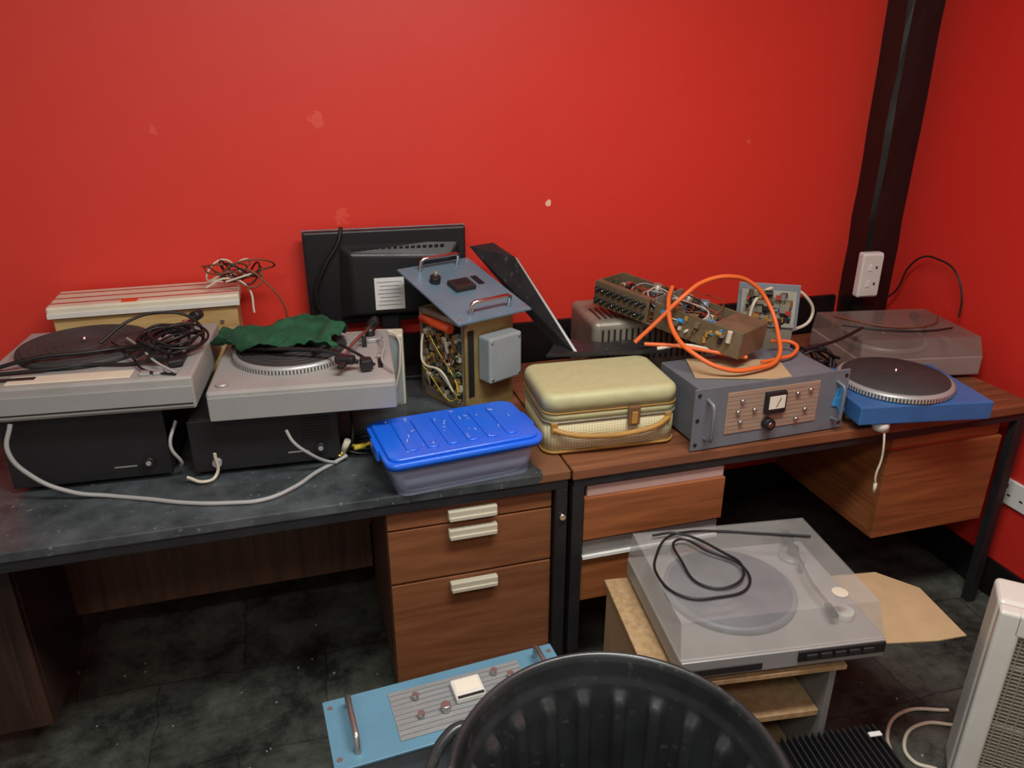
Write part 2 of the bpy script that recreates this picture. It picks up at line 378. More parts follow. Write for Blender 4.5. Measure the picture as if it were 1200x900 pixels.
g=G('office_desk',(0,0,0))
X0,X1=.618,2.09
g.bx('top',X0,X1,YD,2.33,.70,.728,WOODTOP,.003)
g.bx('rail_front',X0+.005,X1-.005,Y0+.006,Y0+.028,.675,.70,BLKMET,.002)
g.bx('rail_back',X0+.005,X1-.005,2.30,2.325,.665,.70,BLKMET,.002)
for i,(x,y) in enumerate([(X0+.003,Y0+.006),(X1-.04,Y0+.006),(X0+.003,2.29),(X1-.04,2.29)]):
    g.bx('leg_%d'%i,x,x+.032,y,y+.03,0,.675,BLKMET,.002)
for nm,(x0,x1) in {'a':(.657,1.06),'b':(1.61,2.02)}.items():
    zb=.30 if nm=='a' else .325
    g.bx('carcass_left_'+nm,x0,x0+.016,1.618,2.10,zb,.672,WOODR)
    g.bx('carcass_right_'+nm,x1-.016,x1,1.618,2.10,zb,.672,WOODR)
    g.bx('carcass_back_'+nm,x0+.016,x1-.016,2.09,2.10,zb,.672,WOODR)
    g.bx('carcass_bottom_'+nm,x0+.016,x1-.016,1.618,2.09,zb,zb+.015,WOODR)
    g.bx('void_'+nm,x0+.016,x1-.016,1.64,2.08,zb+.016,.665,RECESS)
g.bx('drawer_front_upper',.655,1.063,1.586,1.604,.508,.636,WOODR,.002)
g.bx('drawer_lip_upper',.665,1.06,1.594,1.61,.636,.668,PALE,.002)
g.bx('drawer_body_upper',.68,1.04,1.604,1.65,.51,.63,PALE)
g.bx('handle_rail',.658,1.06,1.598,1.617,.448,.498,GREYRAIL,.003)
g.bx('handle_rail_lip',.658,1.06,1.590,1.600,.444,.454,WHITE,.001)
g.bx('drawer_front_lower',.657,1.061,1.602,1.618,.302,.440,WOODR,.002)
g.bx('drawer_front_r',1.608,2.022,1.600,1.618,.327,.622,WOODR,.002)
g.bx('drawer_lip_r',1.62,2.01,1.606,1.618,.630,.662,WOODR,.002)
g.bx('drawer_gap_r',1.62,2.01,1.612,1.619,.622,.630,REDLINE)

# ------------------------------------------------------------ turntables
def tonearm(g,px,py,z,hx,hy,mat=CHROME):
    g.cyl('arm_base',(px,py,z+.006),.034,.012,SILVER,seg=32,bev=.002)
    g.cyl('arm_pivot',(px,py,z+.022),.014,.024,BLK,seg=20)
    dx,dy=px-hx,py-hy; l=math.hypot(dx,dy); ux,uy=dx/l,dy/l
    g.tube('arm_tube',[(hx,hy,z+.03),(hx+ux*l*.35-uy*.01,hy+uy*l*.35+ux*.01,z+.033),(px,py,z+.034),(px+ux*.03,py+uy*.03,z+.034)],.0045,mat)
    g.cyl('counterweight',(px+ux*.045,py+uy*.045,z+.034),.014,.03,BLK,rot=(90,0,math.degrees(math.atan2(uy,ux))+90),seg=20)
    g.box('headshell',(hx-ux*.02,hy-uy*.02,z+.027),(.045,.018,.01),BLK,.003,rot=(0,0,math.degrees(math.atan2(uy,ux))))
    g.box('arm_rest',(px-ux*.06,py-uy*.06,z+.014),(.012,.012,.028),BLK,.002)
def platter(g,cx,cy,z,r,rim=SILVER,matm=MATBLK,h=.018):
    g.lathe('platter',[(.001,0),(r,0),(r,h*.55),(r*.985,h),(r*.93,h),(.001,h)],rim,(cx,cy,z))
    prof=[(.002,h+.003)]
    rr=.05
    while rr<r*.90:
        prof+=[(rr,h+.003),(rr+.002,h+.0015),(rr+.006,h+.0015),(rr+.008,h+.003)]; rr+=.018
    prof+=[(r*.92,h+.003),(r*.925,h)]
    g.lathe('platter_mat',prof,matm,(cx,cy,z),smooth=False)
    g.cyl('spindle',(cx,cy,z+h+.009),.0035,.016,CHROME,seg=12)
def feet(g,w,d,h=.012,m=BLKSOFT):
    for x in (-w/2+.05,w/2-.05):
        for y in (-d/2+.05,d/2-.05): g.cyl('foot',(x,y,h/2),.02,h,m,seg=16)

g=G('turntable',(-.465,1.975,.921),rz=-5)
feet(g,.46,.39)
g.box('plinth',(0,0,.052),(.47,.40,.08),SILVERW,.006)
g.box('front_trim',(0,-.202,.045),(.462,.004,.05),SILVER,.001)
g.box('groove',(0,-.2045,.028),(.46,.002,.003),RECESS)
platter(g,-.055,.045,.092,.154,rim=MATBLK,h=.014)
g.lathe('platter_well',[(.157,.0925),(.162,.094),(.167,.0925)],SILVER,(-.055,.045,0))
tonearm(g,.175,.12,.092,.11,-.08)
g.box('control_plate',(-.03,-.160,.0935),(.26,.045,.003),CREAM,.001)
g.box('label_strip',(-.15,-.155,.096),(.09,.014,.002),DARKLAM)
for i in range(3): g.box('button',(.13+.03*i,-.17,.096),(.022,.022,.008),SILVER,.002)
g.box('headshell_rest',(.19,-.10,.10),(.03,.06,.015),BLK,.004)
for k in range(6):
    rndcable(g,'lead_%d'%k,(.14+.01*k,-.03,.118),(.065,.08),9,.0033,CABB,20+k,0,.03)
g.tube('lead_long',[(-.225,-.09,.098),(-.12,-.085,.12),(-.02,-.07,.12),(.06,-.05,.12),(.12,-.08,.13),(.18,-.12,.12)],.005,CABB)
g.tube('lead_long_b',[(-.20,-.12,.098),(-.1,-.115,.10),(0,-.10,.10),(.1,-.11,.10),(.20,-.10,.12)],.0045,CABB)
g.tube('lead_cross',[(.05,.02,.12),(.1,-.06,.12),(.15,-.14,.11),(.2,-.19,.10)],.003,CABG)
g.box('plug_a',(.15,-.115,.112),(.05,.022,.018),BLK,.005,rot=(0,0,-12))
g.box('plug_b',(.19,-.135,.105),(.035,.02,.016),BLK,.004,rot=(0,0,20))
g.tube('lead_arch',[(.0,-.02,.125),(.06,.04,.16),(.13,.06,.17),(.2,.06,.15),(.23,.0,.11),(.2,-.05,.10)],.004,CABB)
g.tube('lead_thin_long',[(.02,.0,.12),(.08,-.08,.11),(.13,-.16,.098),(.20,-.19,.096)],.003,CABB)

g=G('turntable',(.008,1.922,.884),rz=-5)
feet(g,.42,.37)
g.box('plinth',(0,0,.049),(.435,.385,.076),SILVERW,.007)
g.box('front_trim',(0,-.195,.045),(.428,.004,.058),SILVER,.001)
platter(g,-.035,.035,.087,.150)
g.lathe('platter_rim_dots',[(.1505,.001),(.1507,.011)],STROBE,(-.035,.035,.087))
tonearm(g,.165,.11,.087,.10,-.12,CHROME)
g.box('pitch_slider_slot',(.185,-.06,.0885),(.012,.10,.002),RECESS)
g.box('pitch_slider_knob',(.185,-.04,.093),(.016,.012,.01),SILVER,.002)
g.cyl('start_button',(-.185,-.155,.09),.014,.008,SILVER,seg=20)
g.tube('black_lead',[(-.18,.02,.12),(-.1,-.02,.125),(0,-.06,.13),(.06,-.085,.13),(.13,-.12,.11)],.006,CABB)
g.tube('black_lead_b',[(.02,-.07,.12),(.07,-.03,.13),(.12,-.07,.12),(.17,-.12,.10)],.004,CABB)
g.box('plug',(.10,-.115,.117),(.05,.025,.022),BLK,.006,rot=(0,0,-18))
g.box('plug_b',(.15,-.125,.106),(.03,.03,.03),BLK,.006,rot=(0,0,10))
g.tube('grey_wire',[(.18,.1,.09),(.2,.0,.11),(.19,-.1,.10),(.214,-.16,.095)],.0025,CABG)

g=G('green_cloth',(-.055,1.995,.998),rz=-4)
bm=bmesh.new(); nx,ny=44,26; V=[]
for j in range(ny+1):
    row=[]
    for i in range(nx+1):
        u=i/nx-.5; v=j/ny-.5
        x=u*.31+.02*math.sin(v*6); y=v*(.17+.05*math.sin(u*5+1))+.02*math.sin(u*9)-.04*u
        n=noise.noise(Vector((u*5,v*5,.3))); n2=noise.noise(Vector((u*13,v*11,2.3)))
        z=.018+.03*n+.012*n2+.006*noise.noise(Vector((u*26,v*22,5.3)))
        row.append(bm.verts.new((x,y,max(.001,z))))
    V.append(row)
for j in range(ny):
    for i in range(nx): bm.faces.new((V[j][i],V[j][i+1],V[j+1][i+1],V[j+1][i]))
o=meshobj('cloth_sheet',bm,GREENC,g.e,True); md=o.modifiers.new('s','SOLIDIFY'); md.thickness=.003; md.offset=1

def amp(name,loc,w,d,h,rz=0,vent=False):
    g=G(name,loc,rz=rz)
    feet(g,w,d,.014)
    g.box('case',(0,0,.014+(h-.014)/2),(w,d,h-.014),BLKDUST,.004)
    g.box('front_panel',(0,-d/2-.003,.014+(h-.014)/2),(w+.006,.008,h-.016),BLK,.002)
    g.cyl('knob',(w/2-.045,-d/2-.014,.055),.013,.016,BLK,rot=(90,0,0),seg=24,bev=.002)
    g.cyl('knob_cap',(w/2-.045,-d/2-.0225,.055),.006,.002,SILVER,rot=(90,0,0),seg=16)
    g.box('badge',(w/2-.10,-d/2-.0075,.045),(.05,.002,.003),GREYRAIL)
    return g
g=amp('stereo_amplifier',(-.50,2.0,.73),.345,.34,.190,rz=-3)
g.tube('rear_lead',[(.19,-.16,.02),(.20,-.19,.05),(.185,-.20,.1),(.20,-.17,.15)],.004,CABG)
g=amp('stereo_amplifier',(-.10,1.955,.73),.345,.32,.153,rz=-3)
for i in range(9): g.box('vent',(.12,-.1675,.07+.008*i),(.07,.002,.003),RECESS)
g.cyl('knob_b',(-.12,-.17,.04),.011,.014,SILVER,rot=(90,0,0),seg=24)
g.tube('black_lead',[(.17,-.12,.01),(.2,-.15,.04),(.21,-.1,.1),(.2,-.02,.12)],.005,CABB)

g=G('wooden_cased_amplifier',(-.400,2.31,.73),rz=0)
g.box('plywood_body',(0,0,.155),(.47,.15,.31),PLY,.003)
g.box('cream_lid',(0,0,.325),(.49,.17,.028),CREAM,.006)
g.box('front_lip',(0,-.087,.315),(.488,.004,.014),OFFW,.001)
for y in (-.05,0.0,.05): g.box('red_line',(0,y,.3395),(.48,.006,.002),REDLINE)
g.box('orange_tape',(-.04,-.07,.340),(.04,.02,.003),REDP)
for x in (-.2,-.07,.06,.19): g.cyl('screw',(x,-.076,.26),.006,.004,SCREWM,rot=(90,0,0),seg=12)
for k in range(4): rndcable(g,'loose_wire_%d'%k,(.20+.025*k,-.03,.343),(.08,.045),9,.0028,[CABBR,CABW,CABB,CABBR][k],60+k,.003,.085)
g.tube('wire_fall',[(.2,-.03,.38),(.27,-.05,.40),(.32,-.06,.36),(.36,-.07,.30),(.37,-.07,.2)],.003,CABBR)
g.tube('wire_white',[(.16,-.07,.36),(.22,-.06,.38),(.27,-.06,.35),(.28,-.08,.28)],.003,CABW)

g=G('computer_monitor',(.280,2.35,.73),rz=-3)
g.box('stand_base',(0,-.02,.008),(.22,.10,.016),BLK,.005)
g.box('stand_neck',(0,-.005,.13),(.06,.03,.24),BLK,.006)
g.box('screen_bezel',(0,.0,.330),(.49,.026,.295),BLK,.006,rot=(3,0,0))
g.box('bezel_edge',(0,.014,.330),(.494,.006,.298),GREYM,.002,rot=(3,0,0))
g.poly('rear_bulge',[(-.15,-.01,.20),(.23,-.01,.20),(.23,-.01,.44),(-.15,-.01,.44),(-.11,-.045,.22),(.19,-.045,.22),(.19,-.045,.39),(-.11,-.045,.41)],
   [(4,5,6,7),(0,1,5,4),(1,2,6,5),(2,3,7,6),(3,0,4,7)],BLK,bev=.008)
for i in range(16): g.box('vent_slot',(-.10+.018*i,-.028,.423),(.011,.012,.004),RECESS)
for i in range(18): g.box('vent_slot_upper',(-.12+.018*i,-.0155,.450),(.012,.004,.003),RECESS)
g.box('white_label',(-.0,-.048,.285),(.09,.002,.10),WHITE,rot=(0,0,0))
for i in range(7): g.box('label_line',(-.0,-.0495,.25+.012*i),(.075-.008*(i%3),.001,.002),GREYRAIL)
g.tube('power_lead',[(-.13,-.02,.49),(-.14,-.03,.45),(-.185,-.035,.38),(-.22,-.03,.29),(-.20,-.03,.2)],.006,CABB)
g=G('white_junction_box',(.246,2.13,.73),rz=-10)
g.box('body',(0,0,.11),(.08,.06,.22),CREAM,.005)
g.box('lid_seam',(0,-.031,.11),(.07,.002,.205),GREYBOX,.001)
g.cyl('cable_gland',(.0,-.036,.05),.01,.01,BLK,rot=(90,0,0),seg=16)
g.tube('white_lead',[(-.05,-.05,.22),(-.02,-.045,.235),(.02,-.04,.225),(.03,-.045,.15),(.01,-.05,.05)],.004,CABW)

# ------------------------------------------------------------ open valve amp chassis
g=G('open_valve_amplifier_chassis',(.437,1.975,.73),rz=25)
W,D,H=.178,.22,.275
g.box('base_plate',(W/2,D/2,.006),(W,D,.012),BRASSY,.002)
g.box('front_plate',(W/2,.004,H/2),(W,.008,H),BRASSY,.001)
g.box('back_plate',(W/2,D-.004,H/2),(W,.008,H),BRASSY,.001)
g.box('right_plate',(W-.004,D/2,H/2),(.008,D-.016,H),BRASSY,.001)
g.box('inner_deck',(.045,D/2,H/2),(.004,D-.016,H),PCBB)
for (y,z0) in [(.01,0),(D-.01,0)]: g.box('corner_strut',(.006,y,H/2),(.012,.014,H),ALU,.001)
g.box('top_strut',(.006,D/2,H-.008),(.012,D,.016),ALU,.001)
g.box('bottom_strut',(.006,D/2,.02),(.012,D,.02),ALU,.001)
g.box('transformer_cover',(.105,-.028,.165),(.12,.052,.135),GREYBOX,.006)
for x in (.055,.155):
    for z in (.110,.220): g.cyl('cover_screw',(x,-.055,z),.004,.003,SCREWM,rot=(90,0,0),seg=10)
g.box('dark_slot',(.02,-.001,.15),(.02,.003,.20),RECESS)
g.scatter('components',.008,.04,.02,D-.02,.03,H-.03,180,[ALU,PCBB,BLK,CABW,BRASSY,PCB,GREYBOX,TAN,PCBB],.008,.022,seed=5)
g.scatter('component_row',-.008,.010,.02,D-.02,.03,H-.05,130,[ALU,TAN,BLK,CABW,PCBB,BRASSY,PCB],.005,.014,seed=9)
g.cyl('orange_capacitor',(-.004,.13,H-.03),.013,.14,REDP,rot=(90,0,0),seg=20)
for k in range(7):
    r0=random.Random(80+k)
    g.tube('wire_%d'%k,[(-.010,r0.uniform(.03,.2),r0.uniform(.04,.22)) for _ in range(3)],.0015,[CABBR,CABG,CABBR,CABB,YEL][k%5])
g.tube('white_loop',[(-.01,.19,.20),(-.03,.17,.17),(-.045,.14,.13),(-.03,.08,.12),(-.01,.05,.06)],.0035,CABW)
f=sub(g,'faceplate_group',(.085,.095,.328),(15,0,-4))
f.box('faceplate',(0,.02,0),(.25,.335,.006),BLUEGREY,.001)
f.box('meter_housing',(.0,.03,.010),(.07,.055,.016),DARKLAM,.004)
f.box('meter_face',(.0,.036,.0185),(.045,.025,.001),BLKSOFT)
f.cyl('knob',(-.06,.08,.012),.016,.022,BLK,seg=24,bev=.002); f.cyl('knob_pin',(-.06,.08,.03),.006,.02,ALU,seg=12)
f.box('under_bracket',(0,.0,-.02),(.16,.18,.034),ALU,.002)
for yy in (-.115,.155):
    f.tube('handle',[(-.065,yy,.003),(-.065,yy,.035),(-.055,yy,.042),(.055,yy,.042),(.065,yy,.035),(.065,yy,.003)],.006,CHROME,smooth=False)
for x in (-.11,.11):
    for y in (-.13,.17): f.cyl('screw',(x,y,.004),.005,.003,SCREWM,seg=10)
f.box('slot',(.07,.05,.004),(.02,.05,.002),RECESS)

# black bent steel cover
ZL=.903
g=G('bent_steel_cover',(0,0,0))
g.poly('leaning_leaf',[(.540,2.335,1.138),(.605,2.29,1.155),(.645,2.19,1.130),(.750,1.94,ZL),(.715,2.02,ZL)],[(0,1,2,3),(0,3,4)],BLKDUST,thick=.004)
g.poly('rolled_edge',[(.750,1.94,ZL),(.645,2.19,1.130),(.652,2.185,1.125),(.758,1.935,ZL)],[(0,1,2,3)],SILVER,thick=.002)
g.poly('flat_leaf',[(.66,1.925,ZL),(1.0,1.86,ZL),(1.0,1.99,ZL),(.86,1.99,ZL),(.74,2.06,ZL)],[(0,1,2,3,4)],BLKDUST,thick=.004)
g.poly('flange',[(.66,1.925,ZL),(1.0,1.86,ZL),(1.0,1.86,ZL+.014),(.66,1.925,ZL+.008)],[(0,1,2,3)],BLKMET,thick=.002)

# ------------------------------------------------------------ suitcase record player
def rbox(g,n,x,y,z0,z1,w,d,rad,m,w2=None,d2=None,topr=0):
    bm=bmesh.new(); seg=8
    def ring(w,d,z,rad):
        o=[]
        for cx,cy,a0 in [(w/2-rad,d/2-rad,0),(-w/2+rad,d/2-rad,90),(-w/2+rad,-d/2+rad,180),(w/2-rad,-d/2+rad,270)]:
            for k in range(seg+1):
                a=R(a0+90*k/seg); o.append(bm.verts.new((x+cx+rad*math.cos(a),y+cy+rad*math.sin(a),z)))
        return o
    w2=w2 or w; d2=d2 or d
    rings=[ring(w,d,z0,rad)]
    if topr:
        rings.append(ring(w2,d2,z1-topr,rad))
        for k in range(1,6):
            a=k/5*math.pi/2; off=topr*(1-math.cos(a)); rings.append(ring(w2-2*off,d2-2*off,z1-topr+topr*math.sin(a),max(.004,rad-off)))
    else: rings.append(ring(w2,d2,z1,rad))
    for a,b in zip(rings,rings[1:]):
        nn=len(a)
        for i in range(nn): bm.faces.new((a[i],a[(i+1)%nn],b[(i+1)%nn],b[i]))
    bm.faces.new(rings[-1]); bm.faces.new(list(reversed(rings[0])))
    for f in bm.faces: f.smooth=len(f.verts)==4
    return meshobj(n,bm,m,g.e)
g=G('suitcase_record_player',(.760,1.778,.73),rz=-3)
sw,sd=.368,.245
rbox(g,'wicker_body',0,0,.006,.090,sw-.005,sd-.005,.035,WICKER)
rbox(g,'tan_band_base',0,0,.004,.011,sw,sd,.037,TAN)
rbox(g,'metal_rim',0,0,.090,.095,sw+.002,sd+.002,.037,ALU)
rbox(g,'wicker_lid_side',0,0,.095,.118,sw-.003,sd-.003,.036,OLIVE)
rbox(g,'lid_seam',0,0,.116,.120,sw+.002,sd+.002,.037,TAN)
rbox(g,'olive_lid',0,0,.120,.168,sw,sd,.037,OLIVE,topr=.020)
g.box('clasp',(.055,-.128,.097),(.034,.012,.055),BROWNL,.005); g.box('clasp_plate',(.055,-.135,.092),(.016,.004,.034),TAN,.002)
g.tube('handle',[(-.160,-.122,.075),(-.13,-.138,.068),(-.05,-.148,.058),(.05,-.148,.058),(.12,-.140,.068),(.155,-.122,.078)],.0075,TAN)
for x in (-.158,.153): g.box('handle_tab',(x,-.122,.080),(.018,.010,.028),TAN,.002)

# ------------------------------------------------------------ 19 inch rack amp
g=G('rack_mount_amplifier',(1.182,1.594,.73),rz=2)
g.box('faceplate',(0,0,.089),(.476,.006,.174),GREYM,.001)
g.box('chassis',(0,.12,.086),(.42,.22,.158),GREYM,.003)
g.box('engraved_plate',(0.0,-.0045,.097),(.285,.003,.118),M('tan_striped_plate',(168,138,116),.5,var=.25,scale=10,stretch=(1,1,22)),.001)
for i in range(9): g.box('plate_line',(0.0,-.0063,.05+.012*i),(.278,.001,.0012),GREYRAIL)
g.box('meter_bezel',(.0,-.012,.115),(.062,.016,.062),BLK,.004); g.box('meter_face',(.0,-.0205,.118),(.048,.002,.036),GLASS)
g.box('meter_needle',(.004,-.022,.118),(.0015,.001,.028),BLK,rot=(0,25,0))
g.cyl('volume_knob',(-.015,-.014,.055),.017,.022,BLK,rot=(90,0,0),seg=24,bev=.002); g.cyl('knob_cap',(-.015,-.026,.055),.008,.003,CHROME,rot=(90,0,0),seg=16)
for (x,z) in [(-.10,.13),(-.10,.07),(-.06,.10),(.07,.13),(.10,.08),(.075,.055),(.11,.135),(-.11,.10)]:
    g.cyl('switch',(x,-.01,z),.0055,.010,SCREWM,rot=(90,0,0),seg=14)
for x in (-.20,.20):
    g.tube('handle',[(x,-.003,.035),(x,-.030,.04),(x,-.035,.05),(x,-.035,.13),(x,-.030,.14),(x,-.003,.145)],.005,GREYM,smooth=False)
for x in (-.226,.226):
    for z in (.02,.09,.16): g.cyl('rack_screw',(x,-.004,z),.005,.003,BLK,rot=(90,0,0),seg=12)
g.box('blue_tape',(.212,-.006,.10),(.028,.003,.06),TAPE,.001,rot=(0,14,0)); g.box('blue_tape_b',(.219,-.007,.075),(.02,.003,.05),TAPE,.001,rot=(0,-20,0))
g.box('cardboard_flap',(-.04,.11,.168),(.26,.14,.004),CARD,.001,rot=(0,0,-20))

g=G('vented_power_supply',(1.060,2.135,.73),rz=-4)
g.box('case',(0,0,.1125),(.42,.25,.225),ALU,.02,seg=4)
for i in range(20): g.box('front_slat',(-.18+.0188*i,-.1255,.15),(.006,.004,.10),DARKLAM)
for i in range(20): g.box('top_slat',(-.18+.0188*i,-.04,.2255),(.006,.11,.003),DARKLAM)

# ------------------------------------------------------------ stripped amp with boards
ang=math.degrees(math.atan2(1.72-2.13,1.16-.93))
g=G('stripped_circuit_chassis',(1.058,1.93,.992),rz=ang,ry=6)
L_=.50; Wd=.135
g.box('tray',(0,0,-.03),(L_,Wd,.004),ALUB,.001)
g.box('side_front',(.11,-Wd/2,.006),(L_*.56,.004,.074),ALUB,.001)
g.box('side_back',(0,Wd/2,.006),(L_,.004,.076),ALUB,.001)
g.box('end_a',(L_/2,0,.006),(.004,Wd,.074),ALUB,.001)
g.box('end_b',(-L_/2,0,.006),(.004,Wd,.074),ALUB,.001)
g.box('divider',(-.03,0,.014),(.003,Wd,.088),ALU,.001)
g.box('top_cover_strip',(.205,0,.043),(.09,Wd,.003),ALUB,.001)
g.box('top_rail',(-.14,-Wd/2+.008,.044),(.21,.018,.003),ALUB,.001)
g.box('board',(.10,0,-.022),(.26,Wd-.01,.004),PCB,.0005)
g.box('board_b',(-.14,0,-.022),(.17,Wd-.01,.004),PCBB,.0005)
g.scatter('components',-.22,.15,-.05,.05,-.018,.032,190,[ALUB,BLK,ALUB,CABW,ALUB,PCB,TAN,BLK,PCBB,DARKLAM,REDLINE,TAPE,GREYM],.007,.018,seed=15)
for r_ in range(2):
    for i in range(9):
        g.cyl('socket',(-.235+.021*i,-Wd/2-.006,-.012+.034*r_),.008,.014,BLK,rot=(90,0,0),seg=14)
        g.cyl('socket_pin',(-.235+.021*i,-Wd/2-.014,-.012+.034*r_),.003,.006,CHROME if i%2 else PCB,rot=(90,0,0),seg=10)
g.box('socket_strip',(-.15,-Wd/2,.006),(.2,.006,.074),ALUB,.001)
g.scatter('side_components',-.01,.22,-Wd/2-.010,-Wd/2-.003,-.015,.032,26,[BLK,ALU,TAN,TAPE,CABW,ALUB],.006,.014,seed=71)
for i in range(4): g.cyl('large_capacitor',(-.10+.055*i,.04,.030),.013,.05,[ALU,BLK,ALU,GREYM][i],seg=20)
for i in range(6):
    r0=random.Random(33+i)
    g.tube('wire_%d'%i,[(r0.uniform(-.2,.15),r0.uniform(-.06,.06),r0.uniform(.01,.05)) for _ in range(5)],.0016,[CABW,REDLINE,CABB,CABBR,CABBR,CABG][i])
g=G('circuit_board_module',(1.380,1.95,.985),rz=-30)
g.box('metal_plate',(0,0,.0),(.18,.004,.135),GREYM,.001,rot=(-12,0,0))
g.box('pcb',(0,-.010,-.005),(.16,.003,.11),PCBP,.0005,rot=(-12,0,0))
g.scatter('components',-.065,.065,-.026,-.012,-.05,.045,75,[BLK,ALU,REDLINE,TAN,GREYM,ALUB,DARKLAM],.006,.02,seed=25)
g.box('base_box',(.01,.035,-.10),(.14,.10,.08),ALU,.003)
g.box('base_spacer',(.01,.035,-.197),(.12,.09,.114),BLKMET,.003)

g=G('orange_extension_cable')
g.tube('loop',[(.90,1.86,.945),(.955,1.85,1.0),(1.03,1.84,1.075),(1.10,1.86,1.105),(1.187,1.86,1.113),(1.26,1.86,1.085),(1.300,1.84,1.036),(1.30,1.77,.96),(1.25,1.69,.92),(1.16,1.65,.918),(1.065,1.65,.925),(1.0,1.70,.955),(.978,1.78,.99),(1.0,1.87,1.05),(1.04,1.93,1.075)],.0065,ORANGE)
g.tube('second_loop',[(1.20,1.69,.915),(1.27,1.71,.912),(1.33,1.73,.912),(1.36,1.77,.925),(1.30,1.80,.93)],.0055,ORANGE)
g.tube('tail',[(.92,1.84,.945),(1.0,1.80,.945),(1.08,1.74,.94),(1.16,1.70,.93)],.0055,ORANGE)
g=G('cream_cable')
g.tube('loop',[(1.30,1.93,.92),(1.346,1.95,1.02),(1.44,1.96,1.035),(1.516,1.95,1.0),(1.545,1.95,.935),(1.47,1.94,.90),(1.39,1.93,.90)],.005,CABW)
g.tube('loop_b',[(.95,1.82,.935),(1.02,1.80,.945),(1.08,1.76,.94)],.005,CABW)
g=G('black_cable_bundle')
for k in range(6): rndcable(g,'strand_%d'%k,(1.53,1.87+.01*k,.735),(.11,.07),9,.005,CABB,140+k,.0,.12)
g.tube('lead_over',[(1.40,1.78,.90),(1.48,1.80,.90),(1.6,1.86,.89),(1.7,1.9,.9)],.005,CABB)

# ------------------------------------------------------------ blue deck
g=G('blue_turntable_deck',(1.645,1.655,.7295),rz=-10)
for x in (-.15,.15):
    for y in (-.03,.10): g.cyl('foot',(x,y,.016),.018,.032,OFFW,seg=16)
g.box('plinth',(0,0,.056),(.385,.29,.054),BLUEDK,.004)
g.lathe('platter',[(.001,.0),(.155,.0),(.158,.006),(.158,.016),(.150,.022),(.001,.022)],SILVER,(-.01,.01,.084))
g.lathe('strobe_ring',[(.1585,.003),(.1587,.015)],STROBE,(-.01,.01,.084))
g.lathe('mat',[(.001,.026),(.045,.026),(.05,.024),(.143,.026),(.145,.022)],MATBLK,(-.01,.01,.084))
g.cyl('spindle',(-.01,.01,.118),.0035,.02,CHROME,seg=12)
g.cyl('corner_foot',(-.11,-.12,.016),.022,.026,OFFW,seg=20)
g=G('hanging_cord')
g.tube('string',[(1.518,1.545,.742),(1.513,1.53,.70),(1.516,1.53,.65),(1.508,1.53,.60),(1.513,1.53,.57)],.003,CABW)
g.cyl('tassel',(1.513,1.53,.56),.005,.03,CABW,seg=10)

# ------------------------------------------------------------ turntable with tinted cover
g=G('covered_turntable',(1.912,1.985,.729),rz=-10)
feet(g,.40,.33,.01)
g.box('plinth',(0,0,.045),(.415,.33,.065),M('grey_brown_plinth',(142,128,122),.45,var=.2),.005)
platter(g,-.04,.0,.078,.135)
tonearm(g,.15,.1,.078,.11,-.08)
def cover(g,w,d,z0,z1,m,slope=.02,name='dust_cover'):
    v=[(-w/2,-d/2,z0),(w/2,-d/2,z0),(w/2,d/2,z0),(-w/2,d/2,z0),(-w/2+.006,-d/2+slope,z1),(w/2-.006,-d/2+slope,z1),(w/2-.006,d/2-.004,z1),(-w/2+.006,d/2-.004,z1)]
    return g.poly(name,v,[(4,5,6,7),(0,1,5,4),(1,2,6,5),(2,3,7,6),(3,0,4,7)],m,thick=.003,bev=.004)
cover(g,.41,.325,.079,.135,SMOKED)
g.tube('lead',[(-.17,.1,.141),(-.1,.0,.142),(0,-.05,.142),(.12,-.02,.142),(.18,.05,.142)],.003,CABBR)
g.tube('lead_b',[(-.19,.0,.141),(-.1,-.06,.142),(.05,-.09,.142),(.15,-.07,.142)],.003,CABB)
g=G('black_wall_cable')
g.tube('arc',[(2.10,2.26,.86),(2.115,2.23,.90),(2.12,2.20,.99),(2.12,2.14,1.045),(2.12,2.08,1.05),(2.12,2.0,1.03),(2.12,1.95,.96),(2.12,1.94,.885)],.0035,CABB)

# ------------------------------------------------------------ storage box
g=G('plastic_storage_box',(.338,1.680,.731),rz=6)
rbox(g,'clear_tub',0,0,0,.085,.335,.195,.03,CLEAR,w2=.362,d2=.215)
rbox(g,'tub_base',0,0,.002,.006,.31,.17,.03,CLEAR)
rbox(g,'blue_lid_skirt',0,0,.082,.100,.392,.243,.03,BLUEP)
rbox(g,'blue_lid_top',0,0,.1005,.108,.374,.225,.03,BLUEP,topr=.005)
for i in range(6):
    rbox(g,'lid_rib',-.125+.05*i,0,.108,.112,.03,.17,.012,BLUEP,topr=.003)
for i in range(30):
    r0=random.Random(300+i)
    g.box('paint_scrap',(r0.uniform(-.16,.16),r0.uniform(-.09,.09),.1126),(r0.uniform(.003,.018),.0012,.0008),OFFW,rot=(0,0,r0.uniform(0,180)))
for x in (-.198,.198): g.box('lid_latch',(x,0,.086),(.008,.07,.03),BLUEP,.002)

